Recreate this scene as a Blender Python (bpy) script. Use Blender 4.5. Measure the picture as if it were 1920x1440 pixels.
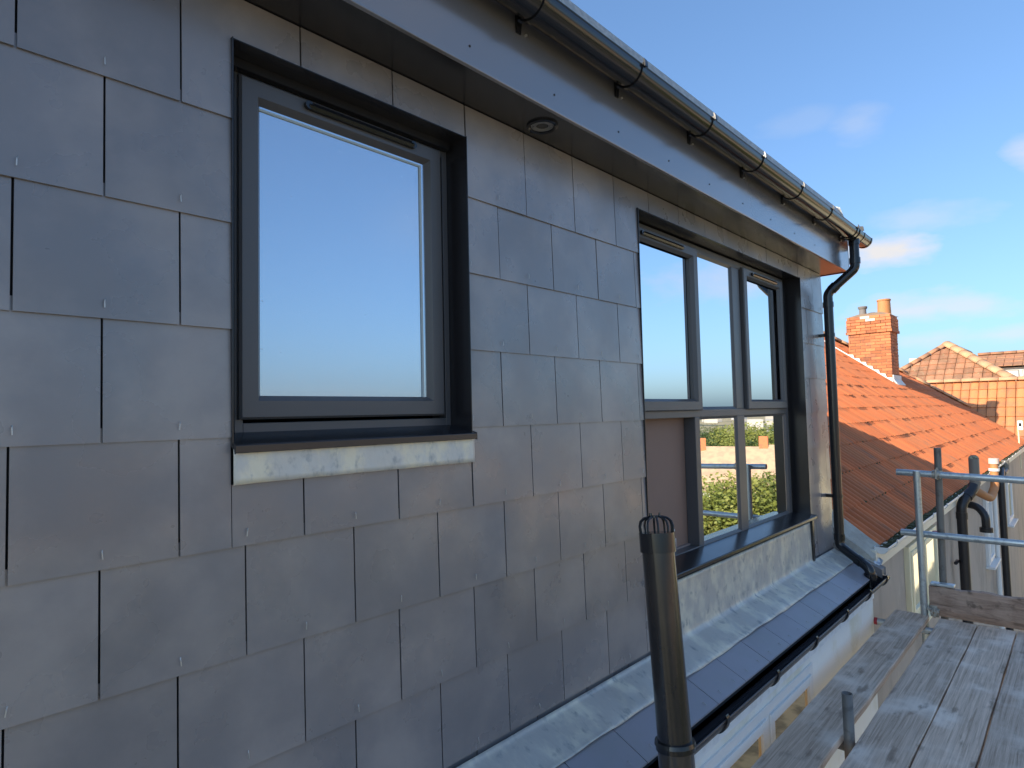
import bpy, math, random
from mathutils import Vector, Matrix
R=math.radians
random.seed(7)
for o in list(bpy.data.objects): bpy.data.objects.remove(o)
scene=bpy.context.scene; col=scene.collection
# ---------------------------------------------------------------- camera
cd=bpy.data.cameras.new('camera'); cam=bpy.data.objects.new('camera',cd); col.objects.link(cam)
right=Vector((.68146,-.73149,-.02258)); up=Vector((-.02071,-.05013,.99853)); 
right.normalize(); fw=up.cross(right); fw.normalize(); up=right.cross(fw)
cam.matrix_world=Matrix(((right.x,up.x,-fw.x,-.80810),(right.y,up.y,-fw.y,-1.50498),(right.z,up.z,-fw.z,-.74031),(0,0,0,1)))
cd.sensor_width=36; cd.lens=1155.98/1920*36; cd.clip_start=.02; cd.clip_end=6000
scene.camera=cam
# ---------------------------------------------------------------- light
TO_SUN=Vector((-1,.295,.49)).normalized()
EL=math.asin(TO_SUN.z); ROT=math.atan2(TO_SUN.x,TO_SUN.y)
sd=bpy.data.lights.new('sun','SUN'); sun=bpy.data.objects.new('sun',sd); col.objects.link(sun)
sd.energy=2.0; sd.angle=R(.53); sd.color=(1,.87,.70); sun.location=(-30,10,20)
sun.rotation_euler=TO_SUN.to_track_quat('Z','Y').to_euler()
scene.view_settings.view_transform='Standard'; scene.view_settings.look='None'
scene.view_settings.exposure=1.98; scene.view_settings.gamma=1; scene.view_settings.use_curve_mapping=False
W=bpy.data.worlds.new('World'); scene.world=W; W.use_nodes=True
nt=W.node_tree; nt.nodes.clear(); N=nt.nodes.new; L=nt.links.new
wo=N('ShaderNodeOutputWorld'); bg=N('ShaderNodeBackground'); L(bg.outputs[0],wo.inputs[0]); bg.inputs[1].default_value=.15
sky=N('ShaderNodeTexSky'); sky.sky_type='NISHITA'; sky.sun_disc=False; sky.sun_elevation=EL; sky.sun_rotation=ROT
sky.air_density=1.0; sky.dust_density=2.0; sky.ozone_density=2.0; sky.altitude=60
tc=N('ShaderNodeTexCoord'); nrm=N('ShaderNodeVectorMath'); nrm.operation='NORMALIZE'; L(tc.outputs['Generated'],nrm.inputs[0])
def M(op,a,b=None,clamp=False):
    n=N('ShaderNodeMath'); n.operation=op; n.use_clamp=clamp
    for i,v in enumerate((a,b)):
        if v is None: continue
        if isinstance(v,(int,float)): n.inputs[i].default_value=v
        else: L(v,n.inputs[i])
    return n.outputs[0]
mp=N('ShaderNodeMapping'); mp.inputs['Scale'].default_value=(1,1,2.6); L(nrm.outputs[0],mp.inputs[0])
nz=N('ShaderNodeTexNoise'); nz.inputs['Scale'].default_value=11; nz.inputs['Detail'].default_value=6; nz.inputs['Roughness'].default_value=.55; L(mp.outputs[0],nz.inputs['Vector'])
nz2=N('ShaderNodeTexNoise'); nz2.inputs['Scale'].default_value=3.1; nz2.inputs['Detail'].default_value=7; nz2.inputs['Roughness'].default_value=.6; L(mp.outputs[0],nz2.inputs['Vector'])
tot=None
for d,sx,sz,a in [((.905,.204,.375),.030,.022,.20),((.881,.268,.391),.05,.014,.10),((.955,.034,.295),.022,.018,.5),((.957,.149,.247),.055,.016,.30),
                  ((.956,.200,.212),.05,.024,.95),((.975,.165,.128),.075,.018,.62),((.984,.118,.126),.06,.014,.55),((.986,.143,.088),.05,.012,.5),((.994,.069,.087),.07,.009,.45),((.97,.235,.10),.05,.016,.35),
                  ((.80,-.45,.30),.10,.03,.5),((.90,-.36,.20),.12,.03,.5),((.42,-.62,.66),.35,.16,.35),((.60,-.75,.30),.05,.04,.3)]:
    s=N('ShaderNodeVectorMath'); s.operation='SUBTRACT'; L(nrm.outputs[0],s.inputs[0]); s.inputs[1].default_value=d
    m=N('ShaderNodeVectorMath'); m.operation='MULTIPLY'; L(s.outputs[0],m.inputs[0]); m.inputs[1].default_value=(1/sx,1/sx,1/sz)
    l=N('ShaderNodeVectorMath'); l.operation='LENGTH'; L(m.outputs[0],l.inputs[0])
    wob=M('ADD',l.outputs['Value'],M('MULTIPLY',M('SUBTRACT',nz.outputs[0],.5),2.6))
    v=M('MULTIPLY',M('SUBTRACT',1.35,wob,True),a)
    tot=v if tot is None else M('MAXIMUM',tot,v)
gen=M('MULTIPLY',M('SUBTRACT',nz2.outputs[0],.63,True),.9,True)
tot=M('MAXIMUM',tot,gen)
sxyz=N('ShaderNodeSeparateXYZ'); L(nrm.outputs[0],sxyz.inputs[0])
gam=N('ShaderNodeGamma'); L(sky.outputs[0],gam.inputs[0]); gam.inputs[1].default_value=.75
tin=N('ShaderNodeMix'); tin.data_type='RGBA'; tin.blend_type='MULTIPLY'; tin.inputs[0].default_value=1; L(gam.outputs[0],tin.inputs[6]); tin.inputs[7].default_value=(.33,.45,.59,1)
mix=N('ShaderNodeMix'); mix.data_type='RGBA'; L(tot,mix.inputs[0]); L(tin.outputs[2],mix.inputs[6]); mix.inputs[7].default_value=(1.5,1.44,1.41,1)
L(mix.outputs[2],bg.inputs[0])
# ---------------------------------------------------------------- materials
def mat(name,c,rough=.6,metal=0,spec=.5,var=0,mot=None,mot2=None,bump=None,stretch=(1,1,1),rvar=0,coat=0,crough=.2):
    m=bpy.data.materials.new(name); m.use_nodes=True; t=m.node_tree; b=t.nodes['Principled BSDF']
    n=t.nodes.new; k=t.links.new
    b.inputs['Roughness'].default_value=rough; b.inputs['Metallic'].default_value=metal; b.inputs['Specular IOR Level'].default_value=spec
    if coat: b.inputs['Coat Weight'].default_value=coat; b.inputs['Coat Roughness'].default_value=crough
    geo=n('ShaderNodeNewGeometry'); mpn=n('ShaderNodeMapping'); mpn.inputs['Scale'].default_value=stretch; k(geo.outputs['Position'],mpn.inputs[0])
    out=None
    rgb=n('ShaderNodeRGB'); rgb.outputs[0].default_value=(*c,1); out=rgb.outputs[0]
    def mixc(fac,c2,src,mode='MIX'):
        x=n('ShaderNodeMix'); x.data_type='RGBA'; x.blend_type=mode
        if isinstance(fac,float): x.inputs[0].default_value=fac
        else: k(fac,x.inputs[0])
        k(src,x.inputs[6])
        if isinstance(c2,tuple): x.inputs[7].default_value=(*c2,1)
        else: k(c2,x.inputs[7])
        return x.outputs[2]
    for mm in (mot,mot2):
        if not mm: continue
        sc,c2,lo,hi=mm[:4]
        tx=n('ShaderNodeTexNoise'); tx.inputs['Scale'].default_value=sc; tx.inputs['Detail'].default_value=6; tx.inputs['Roughness'].default_value=.6; k(mpn.outputs[0],tx.inputs['Vector'])
        r=n('ShaderNodeMapRange'); r.interpolation_type='SMOOTHSTEP'; r.inputs[1].default_value=lo; r.inputs[2].default_value=hi; k(tx.outputs[0],r.inputs[0])
        out=mixc(r.outputs[0],c2,out)
    if var:
        oi=n('ShaderNodeObjectInfo'); r=n('ShaderNodeMapRange'); r.inputs[3].default_value=1-var; r.inputs[4].default_value=1+var; k(oi.outputs['Random'],r.inputs[0])
        hs=n('ShaderNodeHueSaturation'); k(r.outputs[0],hs.inputs['Value']); k(out,hs.inputs['Color']); out=hs.outputs[0]
    k(out,b.inputs['Base Color'])
    if rvar:
        tx=n('ShaderNodeTexNoise'); tx.inputs['Scale'].default_value=6; tx.inputs['Detail'].default_value=5; k(mpn.outputs[0],tx.inputs['Vector'])
        r=n('ShaderNodeMapRange'); r.inputs[1].default_value=.3; r.inputs[2].default_value=.7; r.inputs[3].default_value=rough-rvar; r.inputs[4].default_value=rough+rvar; k(tx.outputs[0],r.inputs[0]); k(r.outputs[0],b.inputs['Roughness'])
    if bump:
        sc,st,di=bump
        tx=n('ShaderNodeTexNoise'); tx.inputs['Scale'].default_value=sc; tx.inputs['Detail'].default_value=5; k(mpn.outputs[0],tx.inputs['Vector'])
        bm=n('ShaderNodeBump'); bm.inputs['Strength'].default_value=st; bm.inputs['Distance'].default_value=di; k(tx.outputs[0],bm.inputs['Height']); k(bm.outputs[0],b.inputs['Normal'])
    return m
slate=mat('slate',(.200,.186,.190),.31,spec=.9,var=.11,mot=(2.6,(.30,.265,.25),.40,.68),mot2=(34,(.34,.31,.295),.70,.88),bump=(60,.12,.002),rvar=.09,coat=.25)
slate2=mat('apron_slate',(.29,.28,.31),.38,spec=.6,var=.08,mot=(5,(.28,.275,.29),.45,.65),bump=(50,.12,.002),rvar=.05)
lead=mat('lead',(.50,.475,.43),.42,metal=.15,mot=(7,(.70,.655,.53),.42,.64),mot2=(20,(.27,.28,.28),.54,.74),stretch=(1.25,.7,.8),bump=(14,.5,.012),rvar=.12)
lead_new=mat('bright_lead',(.66,.625,.56),.45,metal=.1,mot=(8,(.84,.76,.58),.42,.62),mot2=(24,(.40,.40,.38),.54,.76),stretch=(1.3,1,.9),bump=(18,.5,.01),rvar=.1)
sheath=mat('membrane',(.012,.012,.014),.8)
upvc=mat('black_plastic',(.020,.019,.021),.24,spec=.5,bump=(140,.03,.001),rvar=.03,coat=.15)
fasm=mat('fascia_plastic',(.22,.21,.215),.17,metal=.35,spec=.7,bump=(140,.03,.001),rvar=.03,coat=.6)
frame=mat('anthracite_frame',(.095,.092,.094),.36,spec=.5,bump=(220,.10,.001))
gutm=mat('gutter_plastic',(.014,.014,.016),.16,spec=.55)
steel=mat('stainless',(.55,.54,.52),.45,metal=.8)
grp=mat('roof_trim',(.30,.31,.31),.55,mot=(60,(.45,.45,.43),.45,.6),bump=(80,.3,.004))
white=mat('white_render',(.88,.87,.82),.8,mot=(3,(.78,.74,.60),.45,.7),bump=(60,.4,.004))
wplast=mat('white_plastic',(.78,.78,.76),.35)
fas2=mat('white_fascia',(.86,.86,.84),.5,mot=(12,(.76,.76,.74),.45,.6))
beige=mat('beige_render',(.46,.39,.32),.85,mot=(2.2,(.35,.30,.25),.42,.68),mot2=(9,(.54,.47,.38),.58,.75),bump=(50,.5,.006),stretch=(1,1,.35))
cream=mat('cream_render',(.68,.61,.43),.85,mot=(1.5,(.66,.60,.43),.42,.68),bump=(40,.4,.006))
clay=mat('clay_tile',(.57,.158,.050),.75,var=.16,mot=(1.6,(.48,.16,.06),.40,.68),mot2=(6,(.28,.13,.075),.52,.78),bump=(40,.4,.004),stretch=(1.3,.35,.45))
clay2=mat('clay_pantile',(.60,.225,.085),.75,var=.14,mot=(3,(.42,.18,.09),.45,.7),mot2=(9,(.33,.26,.15),.60,.8),bump=(40,.4,.004))
clay3=mat('old_clay_tile',(.42,.19,.10),.8,var=.2,mot=(3,(.30,.16,.09),.4,.65),mot2=(10,(.40,.34,.20),.56,.75),bump=(40,.4,.004))
ridgem=mat('ridge_clay',(.58,.32,.17),.8,var=.12,mot=(4,(.42,.30,.18),.5,.7),bump=(30,.4,.006))
moss=mat('moss',(.07,.075,.03),.95,bump=(60,.8,.02))
under=mat('roof_underlay',(.05,.025,.015),.9)
brickm=mat('brick',(.52,.175,.07),.85,var=.30,mot=(5,(.34,.13,.07),.48,.72),mot2=(16,(.50,.32,.20),.66,.82),bump=(70,.6,.006))
brickw=mat('whitened_brick',(.66,.56,.46),.85,bump=(70,.6,.006))
mortar=mat('mortar',(.24,.17,.12),.9,bump=(60,.6,.01))
wmort=mat('white_mortar',(.78,.77,.72),.7,mot=(12,(.5,.48,.42),.55,.75),bump=(25,.7,.02))
potm=mat('terracotta',(.50,.21,.075),.7,mot=(6,(.48,.25,.12),.45,.7))
potg=mat('grey_pot',(.19,.17,.16),.8)
galv=mat('galvanised',(.52,.56,.56),.38,metal=.75,mot=(20,(.36,.38,.38),.5,.7),mot2=(60,(.25,.22,.2),.66,.8),rvar=.08)
galvd=mat('dull_tube',(.19,.18,.165),.55,metal=.4,mot=(14,(.12,.11,.10),.5,.7),rvar=.08)
rust=mat('coupler',(.45,.43,.38),.5,metal=.6,mot=(40,(.3,.2,.12),.5,.65))
red=mat('red_cap',(.42,.04,.05),.5)
pink=mat('brown_board',(.29,.18,.135),.75,mot=(1.2,(.25,.155,.115),.4,.7))
dark=mat('dark_void',(.015,.012,.012),.9)
glassy=mat('lit_glass',(.85,.85,.80),.03,metal=1)
def wood(name,c,c2,c3,sc=(1.0,34,34),bd=.004):
    m=bpy.data.materials.new(name); m.use_nodes=True; t=m.node_tree; b=t.nodes['Principled BSDF']; n=t.nodes.new; k=t.links.new
    geo=n('ShaderNodeNewGeometry'); oi=n('ShaderNodeObjectInfo'); mp_=n('ShaderNodeMapping'); mp_.inputs['Scale'].default_value=sc
    ad=n('ShaderNodeVectorMath'); ad.operation='ADD'; k(geo.outputs['Position'],ad.inputs[0]); k(oi.outputs['Location'],ad.inputs[1])
    k(ad.outputs[0],mp_.inputs[0])
    t1=n('ShaderNodeTexNoise'); t1.inputs['Scale'].default_value=2.4; t1.inputs['Detail'].default_value=8; t1.inputs['Roughness'].default_value=.65; t1.inputs['Distortion'].default_value=.6; k(mp_.outputs[0],t1.inputs['Vector'])
    t2=n('ShaderNodeTexNoise'); t2.inputs['Scale'].default_value=3.5; t2.inputs['Detail'].default_value=6; k(geo.outputs['Position'],t2.inputs['Vector'])
    cr=n('ShaderNodeValToRGB'); e=cr.color_ramp; e.elements[0].position=.28; e.elements[0].color=(*c2,1); e.elements[1].position=.72; e.elements[1].color=(*c,1); k(t1.outputs[0],cr.inputs[0])
    r=n('ShaderNodeMapRange'); r.interpolation_type='SMOOTHSTEP'; r.inputs[1].default_value=.45; r.inputs[2].default_value=.72; k(t2.outputs[0],r.inputs[0])
    x=n('ShaderNodeMix'); x.data_type='RGBA'; k(r.outputs[0],x.inputs[0]); k(cr.outputs[0],x.inputs[6]); x.inputs[7].default_value=(*c3,1)
    hs=n('ShaderNodeHueSaturation'); rr=n('ShaderNodeMapRange'); rr.inputs[3].default_value=.86; rr.inputs[4].default_value=1.14; k(oi.outputs['Random'],rr.inputs[0]); k(rr.outputs[0],hs.inputs['Value']); t3=n('ShaderNodeTexNoise'); t3.inputs['Scale'].default_value=9; t3.inputs['Detail'].default_value=5; mp3=n('ShaderNodeMapping'); mp3.inputs['Scale'].default_value=(.6,1.6,1.6); k(geo.outputs['Position'],mp3.inputs[0]); k(mp3.outputs[0],t3.inputs['Vector'])
    r3=n('ShaderNodeMapRange'); r3.interpolation_type='SMOOTHSTEP'; r3.inputs[1].default_value=.58; r3.inputs[2].default_value=.74; r3.inputs[3].default_value=0; r3.inputs[4].default_value=.75; k(t3.outputs[0],r3.inputs[0])
    x3=n('ShaderNodeMix'); x3.data_type='RGBA'; k(r3.outputs[0],x3.inputs[0]); k(x.outputs[2],x3.inputs[6]); x3.inputs[7].default_value=(c2[0]*.7,c2[1]*.7,c2[2]*.7,1); k(x3.outputs[2],hs.inputs['Color'])
    k(hs.outputs[0],b.inputs['Base Color']); b.inputs['Roughness'].default_value=.75
    bm=n('ShaderNodeBump'); bm.inputs['Strength'].default_value=.6; bm.inputs['Distance'].default_value=bd; k(t1.outputs[0],bm.inputs['Height']); k(bm.outputs[0],b.inputs['Normal'])
    return m
board_m=wood('weathered_board',(.88,.68,.52),(.36,.25,.17),(.90,.76,.63))
toe_m=wood('rough_toe_board',(.50,.33,.24),(.12,.075,.05),(.46,.33,.25),(14,2.0,14),.02)
def coated(name,tint,rough,dirt):
    m=bpy.data.materials.new(name); m.use_nodes=True; t=m.node_tree; b=t.nodes['Principled BSDF']; n=t.nodes.new; k=t.links.new
    b.inputs['Metallic'].default_value=1; b.inputs['Roughness'].default_value=rough; b.inputs['Base Color'].default_value=(*tint,1)
    geo=n('ShaderNodeNewGeometry')
    if dirt:
        d=n('ShaderNodeBsdfDiffuse'); d.inputs[0].default_value=(.55,.56,.58,1)
        t1=n('ShaderNodeTexNoise'); t1.inputs['Scale'].default_value=55; t1.inputs['Detail'].default_value=2; k(geo.outputs['Position'],t1.inputs['Vector'])
        r=n('ShaderNodeMapRange'); r.inputs[1].default_value=.735; r.inputs[2].default_value=.78; r.inputs[3].default_value=.17; r.inputs[4].default_value=.6; k(t1.outputs[0],r.inputs[0])
        ms=n('ShaderNodeMixShader'); k(r.outputs[0],ms.inputs[0]); k(b.outputs[0],ms.inputs[1]); k(d.outputs[0],ms.inputs[2]); k(ms.outputs[0],t.nodes['Material Output'].inputs[0])
    return m
glass1=coated('obscure_glass',(.60,.67,.74),.17,True)
glass2=coated('clear_glass',(.80,.82,.84),.012,False)
# ---------------------------------------------------------------- mesh helpers
class MB:
    def __init__(s): s.v=[]; s.f=[]
    def add(s,v,f): b=len(s.v); s.v+=[tuple(p) for p in v]; s.f+=[tuple(b+i for i in q) for q in f]; return s
    def box(s,x0,x1,y0,y1,z0,z1):
        return s.add([(x,y,z) for x in(x0,x1) for y in(y0,y1) for z in(z0,z1)],[(0,1,3,2),(4,6,7,5),(0,4,5,1),(2,3,7,6),(0,2,6,4),(1,5,7,3)])
    def prism(s,prof,x0,x1,ax='x'):   # prof: list of (a,b) closed polygon in the plane across the axis
        n=len(prof); mk={'x':lambda t,a,b:(t,a,b),'y':lambda t,a,b:(a,t,b),'z':lambda t,a,b:(a,b,t)}[ax]
        return s.add([mk(x0,*p) for p in prof]+[mk(x1,*p) for p in prof],[tuple(range(n)),tuple(range(2*n-1,n-1,-1))]+[(i,(i+1)%n,n+(i+1)%n,n+i) for i in range(n)])
    def sweep(s,pts,r,seg=14,caps=True,radii=None):
        pts=[Vector(p) for p in pts]; rings=[]; T=None; Nn=None
        for i,p in enumerate(pts):
            d=(pts[min(i+1,len(pts)-1)]-pts[max(i-1,0)]).normalized()
            if Nn is None:
                a=Vector((0,0,1)) if abs(d.z)<.9 else Vector((1,0,0)); Nn=d.cross(a).normalized()
            else: Nn=(Nn-d*Nn.dot(d)).normalized()
            Bn=d.cross(Nn); rr=radii[i] if radii else r
            rings.append([p+(Nn*math.cos(2*math.pi*j/seg)+Bn*math.sin(2*math.pi*j/seg))*rr for j in range(seg)])
        v=[q for g in rings for q in g]; f=[]
        for i in range(len(rings)-1):
            for j in range(seg): f.append((i*seg+j,i*seg+(j+1)%seg,(i+1)*seg+(j+1)%seg,(i+1)*seg+j))
        if caps: f.append(tuple(range(seg-1,-1,-1))); f.append(tuple((len(rings)-1)*seg+j for j in range(seg)))
        return s.add(v,f)
    def tube(s,a,b,r,seg=14): return s.sweep([a,b],r,seg)
    def arc(s,x0,x1,cy,cz,r0,r1,a0,a1,n=18):   # curved band round x axis, angles in degrees in y-z
        v=[];f=[]
        for i in range(n+1):
            a=R(a0+(a1-a0)*i/n)
            for x in(x0,x1):
                for r in(r0,r1): v.append((x,cy+r*math.cos(a),cz+r*math.sin(a)))
        for i in range(n):
            b=i*4;c=b+4
            f+=[(b,b+1,c+1,c),(b+2,c+2,c+3,b+3),(b,c,c+2,b+2),(b+1,b+3,c+3,c+1)]
        f+=[(0,2,3,1),(n*4,n*4+1,n*4+3,n*4+2)]
        return s.add(v,f)
    def mesh(s,name,m,smooth=False):
        me=bpy.data.meshes.new(name); me.from_pydata(s.v,[],s.f); me.validate(); me.update()
        me.materials.append(m)
        if smooth:
            me.polygons.foreach_set('use_smooth',[True]*len(me.polygons))
            try: me.set_sharp_from_angle(angle=R(38))
            except Exception: pass
        return me
    def build(s,name,m,parent=None,smooth=False,kind=None,bevel=0):
        o=bpy.data.objects.new(name,s.mesh(name,m,smooth)); col.objects.link(o); put(o,parent)
        if kind: o['kind']=kind
        if bevel:
            b=o.modifiers.new('bevel','BEVEL'); b.width=bevel; b.segments=2; b.limit_method='ANGLE'; b.angle_limit=R(40)
        return o
def put(o,parent):
    if parent is None: return
    o.parent=parent
    if parent.type=='EMPTY': o.matrix_parent_inverse=Matrix.Translation(-parent.location)
def inst(me,name,parent,mw):
    o=bpy.data.objects.new(name,me); col.objects.link(o); put(o,parent); o.matrix_basis=mw; return o
def tag(o,label,cat,group=None):
    o['label']=label; o['category']=cat
    if group: o['group']=group
    return o
def thing(name,loc,label,cat,group=None):
    o=bpy.data.objects.new(name,None); col.objects.link(o); o.location=loc; o.empty_display_size=.3; return tag(o,label,cat,group)
def rnd(path,rad=.05,n=5):   # round the corners of a path
    P=[Vector(p) for p in path]; out=[P[0]]
    for i in range(1,len(P)-1):
        a=(P[i-1]-P[i]); b=(P[i+1]-P[i]); r=min(rad,a.length*.45,b.length*.45); a=P[i]+a.normalized()*r; b=P[i]+b.normalized()*r
        for k in range(n+1):
            t=k/n; out.append(a*(1-t)**2+P[i]*2*t*(1-t)+b*t*t)
    out.append(P[-1]); return out
def cut(r,h):  # rectangle minus hole -> rectangles   (x0,x1,z0,z1)
    x0,x1,z0,z1=r; a,b,c,d=h
    if b<=x0 or a>=x1 or d<=z0 or c>=z1: return [r]
    o=[]
    if a>x0: o.append((x0,a,z0,z1))
    if b<x1: o.append((b,x1,z0,z1))
    xa,xb=max(a,x0),min(b,x1)
    if c>z0: o.append((xa,xb,z0,c))
    if d<z1: o.append((xa,xb,d,z1))
    return o
# ================================================================ ground and far land
def gh(x,y):
    d=math.hypot(x,y); t=-y
    h=-7.2
    if t>6: h-=min(1,max(0,d-9)/50)*8*min(1,(t-6)/6)
    if d>110: h-=min(1,(d-110)/150)*4
    if d>450: h+=min(1,(d-450)/1400)**1.3*21
    return h
g=MB(); rings=[0,4,8,14,22,35,55,80,110,150,210,300,450,650,900,1300,1900,2800,4500]; na=64
for r_ in rings:
    for j in range(na):
        a=2*math.pi*j/na; x,y=r_*math.cos(a),r_*math.sin(a)
        g.v.append((x,y,gh(x,y)+(random.uniform(-1,1)*min(6,r_*.006) if r_>100 else 0)))
for i in range(len(rings)-1):
    for j in range(na): g.f.append((i*na+j,(i+1)*na+j,(i+1)*na+(j+1)%na,i*na+(j+1)%na))
grass_m=mat('garden_ground',(.34,.29,.16),.95,mot=(.25,(.52,.42,.25),.45,.6),mot2=(.02,(.12,.13,.09),.5,.62))
o=g.build('ground',grass_m,None,kind='structure')
pat=MB().box(-9,21,-7,-.3,-7.19,-7.13).build('patio',mat('patio',(.50,.44,.36),.9,mot=(2,(.22,.2,.18),.4,.6)),None,kind='structure')

# ================================================================ our house : dormer
house=thing('dormer_house',(0,2,-7.2),'dark grey slate hung dormer with black framed windows above a white rear wall','house')
H=.26; WS=.3007
W1=(-.186,.597,-.805,.203); W2=(1.69,3.92,-1.55,.215); LEADP=(1.69,3.93,-2.0,-1.54)
XL,XR=-1.45,4.45; TOP=.318; BASE=-1.842
# sheathing with openings
sh=MB()
cells=[(XL,XR,-1.95,TOP+.25)]
for h in (W1,W2): cells=[q for c in cells for q in cut(c,h)]
for x0,x1,z0,z1 in cells: sh.box(x0,x1,.006,.30,z0,z1)
sh.box(XL-6,XL,0,.3,-1.95,TOP+.2)
sh.box(XL-6,XR,.62,4.5,-1.95,TOP+.25); sh.box(XL-6,1.5,.3,.62,-1.95,TOP+.25); sh.box(4.1,XR,.3,.62,-1.95,TOP+.25)
sh.build('sheathing',sheath,house)
# slates
hook_me=None
def hookmesh():
    m=MB(); m.sweep([(0,-.0035,-.008),(0,-.004,.006),(.0015,-.0005,.010)],.0013,6); return m.mesh('hook',steel,True)
hook_me=hookmesh()
def facey(z,zb): return -.010+.024*(z-zb)
for k in range(0,9):
    zb=-k*H; zt=zb+H+.03
    if k==0: zt=TOP-.001
    off=0 if k%2==0 else .5
    i=math.floor(XL/WS)-1
    while (i+off)*WS<XR:
        x0=(i+off)*WS+.0022; x1=(i+1+off)*WS-.0022; i+=1
        x0c=max(x0,XL); x1c=min(x1,XR)
        if x1c-x0c<.02: continue
        rs=[(x0c,x1c,max(zb,BASE-.02),zt)]
        for h in (W1,W2,LEADP,(-.184,.602,-.893,-.80)): rs=[q for r in rs for q in cut(r,h)]
        rs=[r for r in rs if r[1]-r[0]>.008 and r[3]-r[2]>.008]
        if not rs: continue
        dy=random.uniform(-.0008,.0008); tx=random.uniform(-.003,.003)
        m=MB()
        for (a,b,c,d) in rs:
            v=[]
            for x in(a,b):
                for z in(c,d):
                    y=facey(z,zb)+dy+tx*(x-(x0+x1)/2)
                    v+=[(x,y,z),(x,y+.0045,z)]
            m.add(v,[(0,2,3,1),(4,5,7,6),(0,4,6,2),(1,3,7,5),(0,1,5,4),(2,6,7,3)])
        s=m.build('slate',slate,house)
        cx=(x0+x1)/2
        hit=any(a<cx<b and c<=zb+.05<=d for (a,b,c,d) in rs)
        if hit and zb>BASE and k>=0:
            q=inst(hook_me,'hook',s,Matrix.Translation((cx+random.uniform(-.004,.004),-.0125,zb+.030))@Matrix.Rotation(random.uniform(-.15,.15),4,'Y'))
# last strip of slates down to the lead
# ---- bright lead strip under the small window
def sheet(x0,x1,pts,nx,nz,m,name,parent,amp,fx=9,th=.0025,seed=1,edge=0):
    """sheet following the polyline pts (y,z) with gentle wrinkles"""
    rg=random.Random(seed); ph=[rg.uniform(0,6.28) for _ in range(8)]
    L_=[0]
    for a,b in zip(pts,pts[1:]): L_.append(L_[-1]+math.hypot(b[0]-a[0],b[1]-a[1]))
    def at(t):
        s=t*L_[-1]
        for i in range(len(pts)-1):
            if s<=L_[i+1]+1e-9:
                u=(s-L_[i])/(L_[i+1]-L_[i]); a,b=pts[i],pts[i+1]; n=(-(b[1]-a[1]),b[0]-a[0]); l=math.hypot(*n)
                return a[0]+(b[0]-a[0])*u,a[1]+(b[1]-a[1])*u,n[0]/l,n[1]/l
        return (*pts[-1],0,1)
    mb=MB()
    for i in range(nx+1):
        x=x0+(x1-x0)*i/nx
        for j in range(nz+1):
            t=j/nz; y,z,ny,nz_=at(t)
            w=amp*(math.sin(x*fx+ph[0]+2*t)+.6*math.sin(x*fx*2.7+ph[1]-3*t)+.5*math.sin(x*fx*6.1+ph[2]+5*t)+.35*math.sin(x*fx*13+ph[3])*t)*(.25+.75*t)
            e=edge*math.sin(x*7+ph[4])+edge*.5*math.sin(x*23+ph[5]) if j==nz else 0
            mb.v.append((x,y+ny*w*-1*0+w*-.6,z+w*.8+e*(-1)))
    for i in range(nx):
        for j in range(nz):
            a=i*(nz+1)+j; mb.f.append((a,a+1,a+nz+2,a+nz+1))
    ob=mb.build(name,m,parent,smooth=True)
    so=ob.modifiers.new('thick','SOLIDIFY'); so.thickness=th; so.offset=1
    return ob
sheet(-.184,.603,[(-.016,-.802),(-.016,-.893)],60,6,lead_new,'lead_strip',house,.0006,8,.0022,3,.001)
# ---- lead apron flashing
sheet(XL,1.688,[(-.019,-1.830),(-.026,-1.843),(-.07,-1.862),(-.168,-1.907)],200,14,lead,'lead_flashing',house,.0022,7,.003,5,.004)
sheet(1.69,3.905,[(-.010,-1.56),(-.012,-1.70),(-.014,-1.825),(-.024,-1.842),(-.07,-1.862),(-.168,-1.907)],200,22,lead,'lead_flashing',house,.0018,6,.003,9,.004)
sheet(3.907,4.43,[(-.019,-1.830),(-.026,-1.843),(-.07,-1.862),(-.168,-1.907)],60,14,lead,'lead_flashing',house,.0018,6,.003,12,.004)
MB().box(3.900,3.932,-.030,.004,-1.835,-1.545).build('corner_trim',upvc,house,bevel=.002)
# raised lead roll at the party wall
MB().prism([(-.012,-1.80),(-.33,-1.955),(-.33,-2.0),(-.012,-1.86)],4.42,4.53,'x').build('lead_kerb',mat('dull_lead',(.20,.18,.175),.5,mot=(8,(.28,.26,.25),.45,.65),bump=(20,.5,.01)),house,bevel=.008)
# apron underlay and slates
pit=math.atan2(1.985-1.915,.30-.16)
MB().prism([(0,-1.87),(-.30,-2.003),(-.30,-2.03),(0,-1.95)],XL,4.42,'x').build('apron_underlay',sheath,house)
sl_me=None
x=1.72-.288*11
while x<4.42:
    a=max(x+.0022,XL); b=min(x+.288-.0022,4.418)
    if b-a>.03:
        d=random.uniform(-.0007,.0007)
        ya,za=-.10,-1.889+.004; yb,zb_=-.303,-1.984+.004
        m=MB().prism([(ya,za+d),(yb,zb_+d),(yb-.001,zb_-.006+d),(ya,za-.006+d)],a,b,'x')
        s=m.build('slate',slate2,house)
        for hx in (.25,.75):
            inst(hook_me,'hook',s,Matrix.Translation((a+(b-a)*hx,-.277,-1.966))@Matrix.Rotation(R(-64),4,'X'))
    x+=.288
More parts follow.
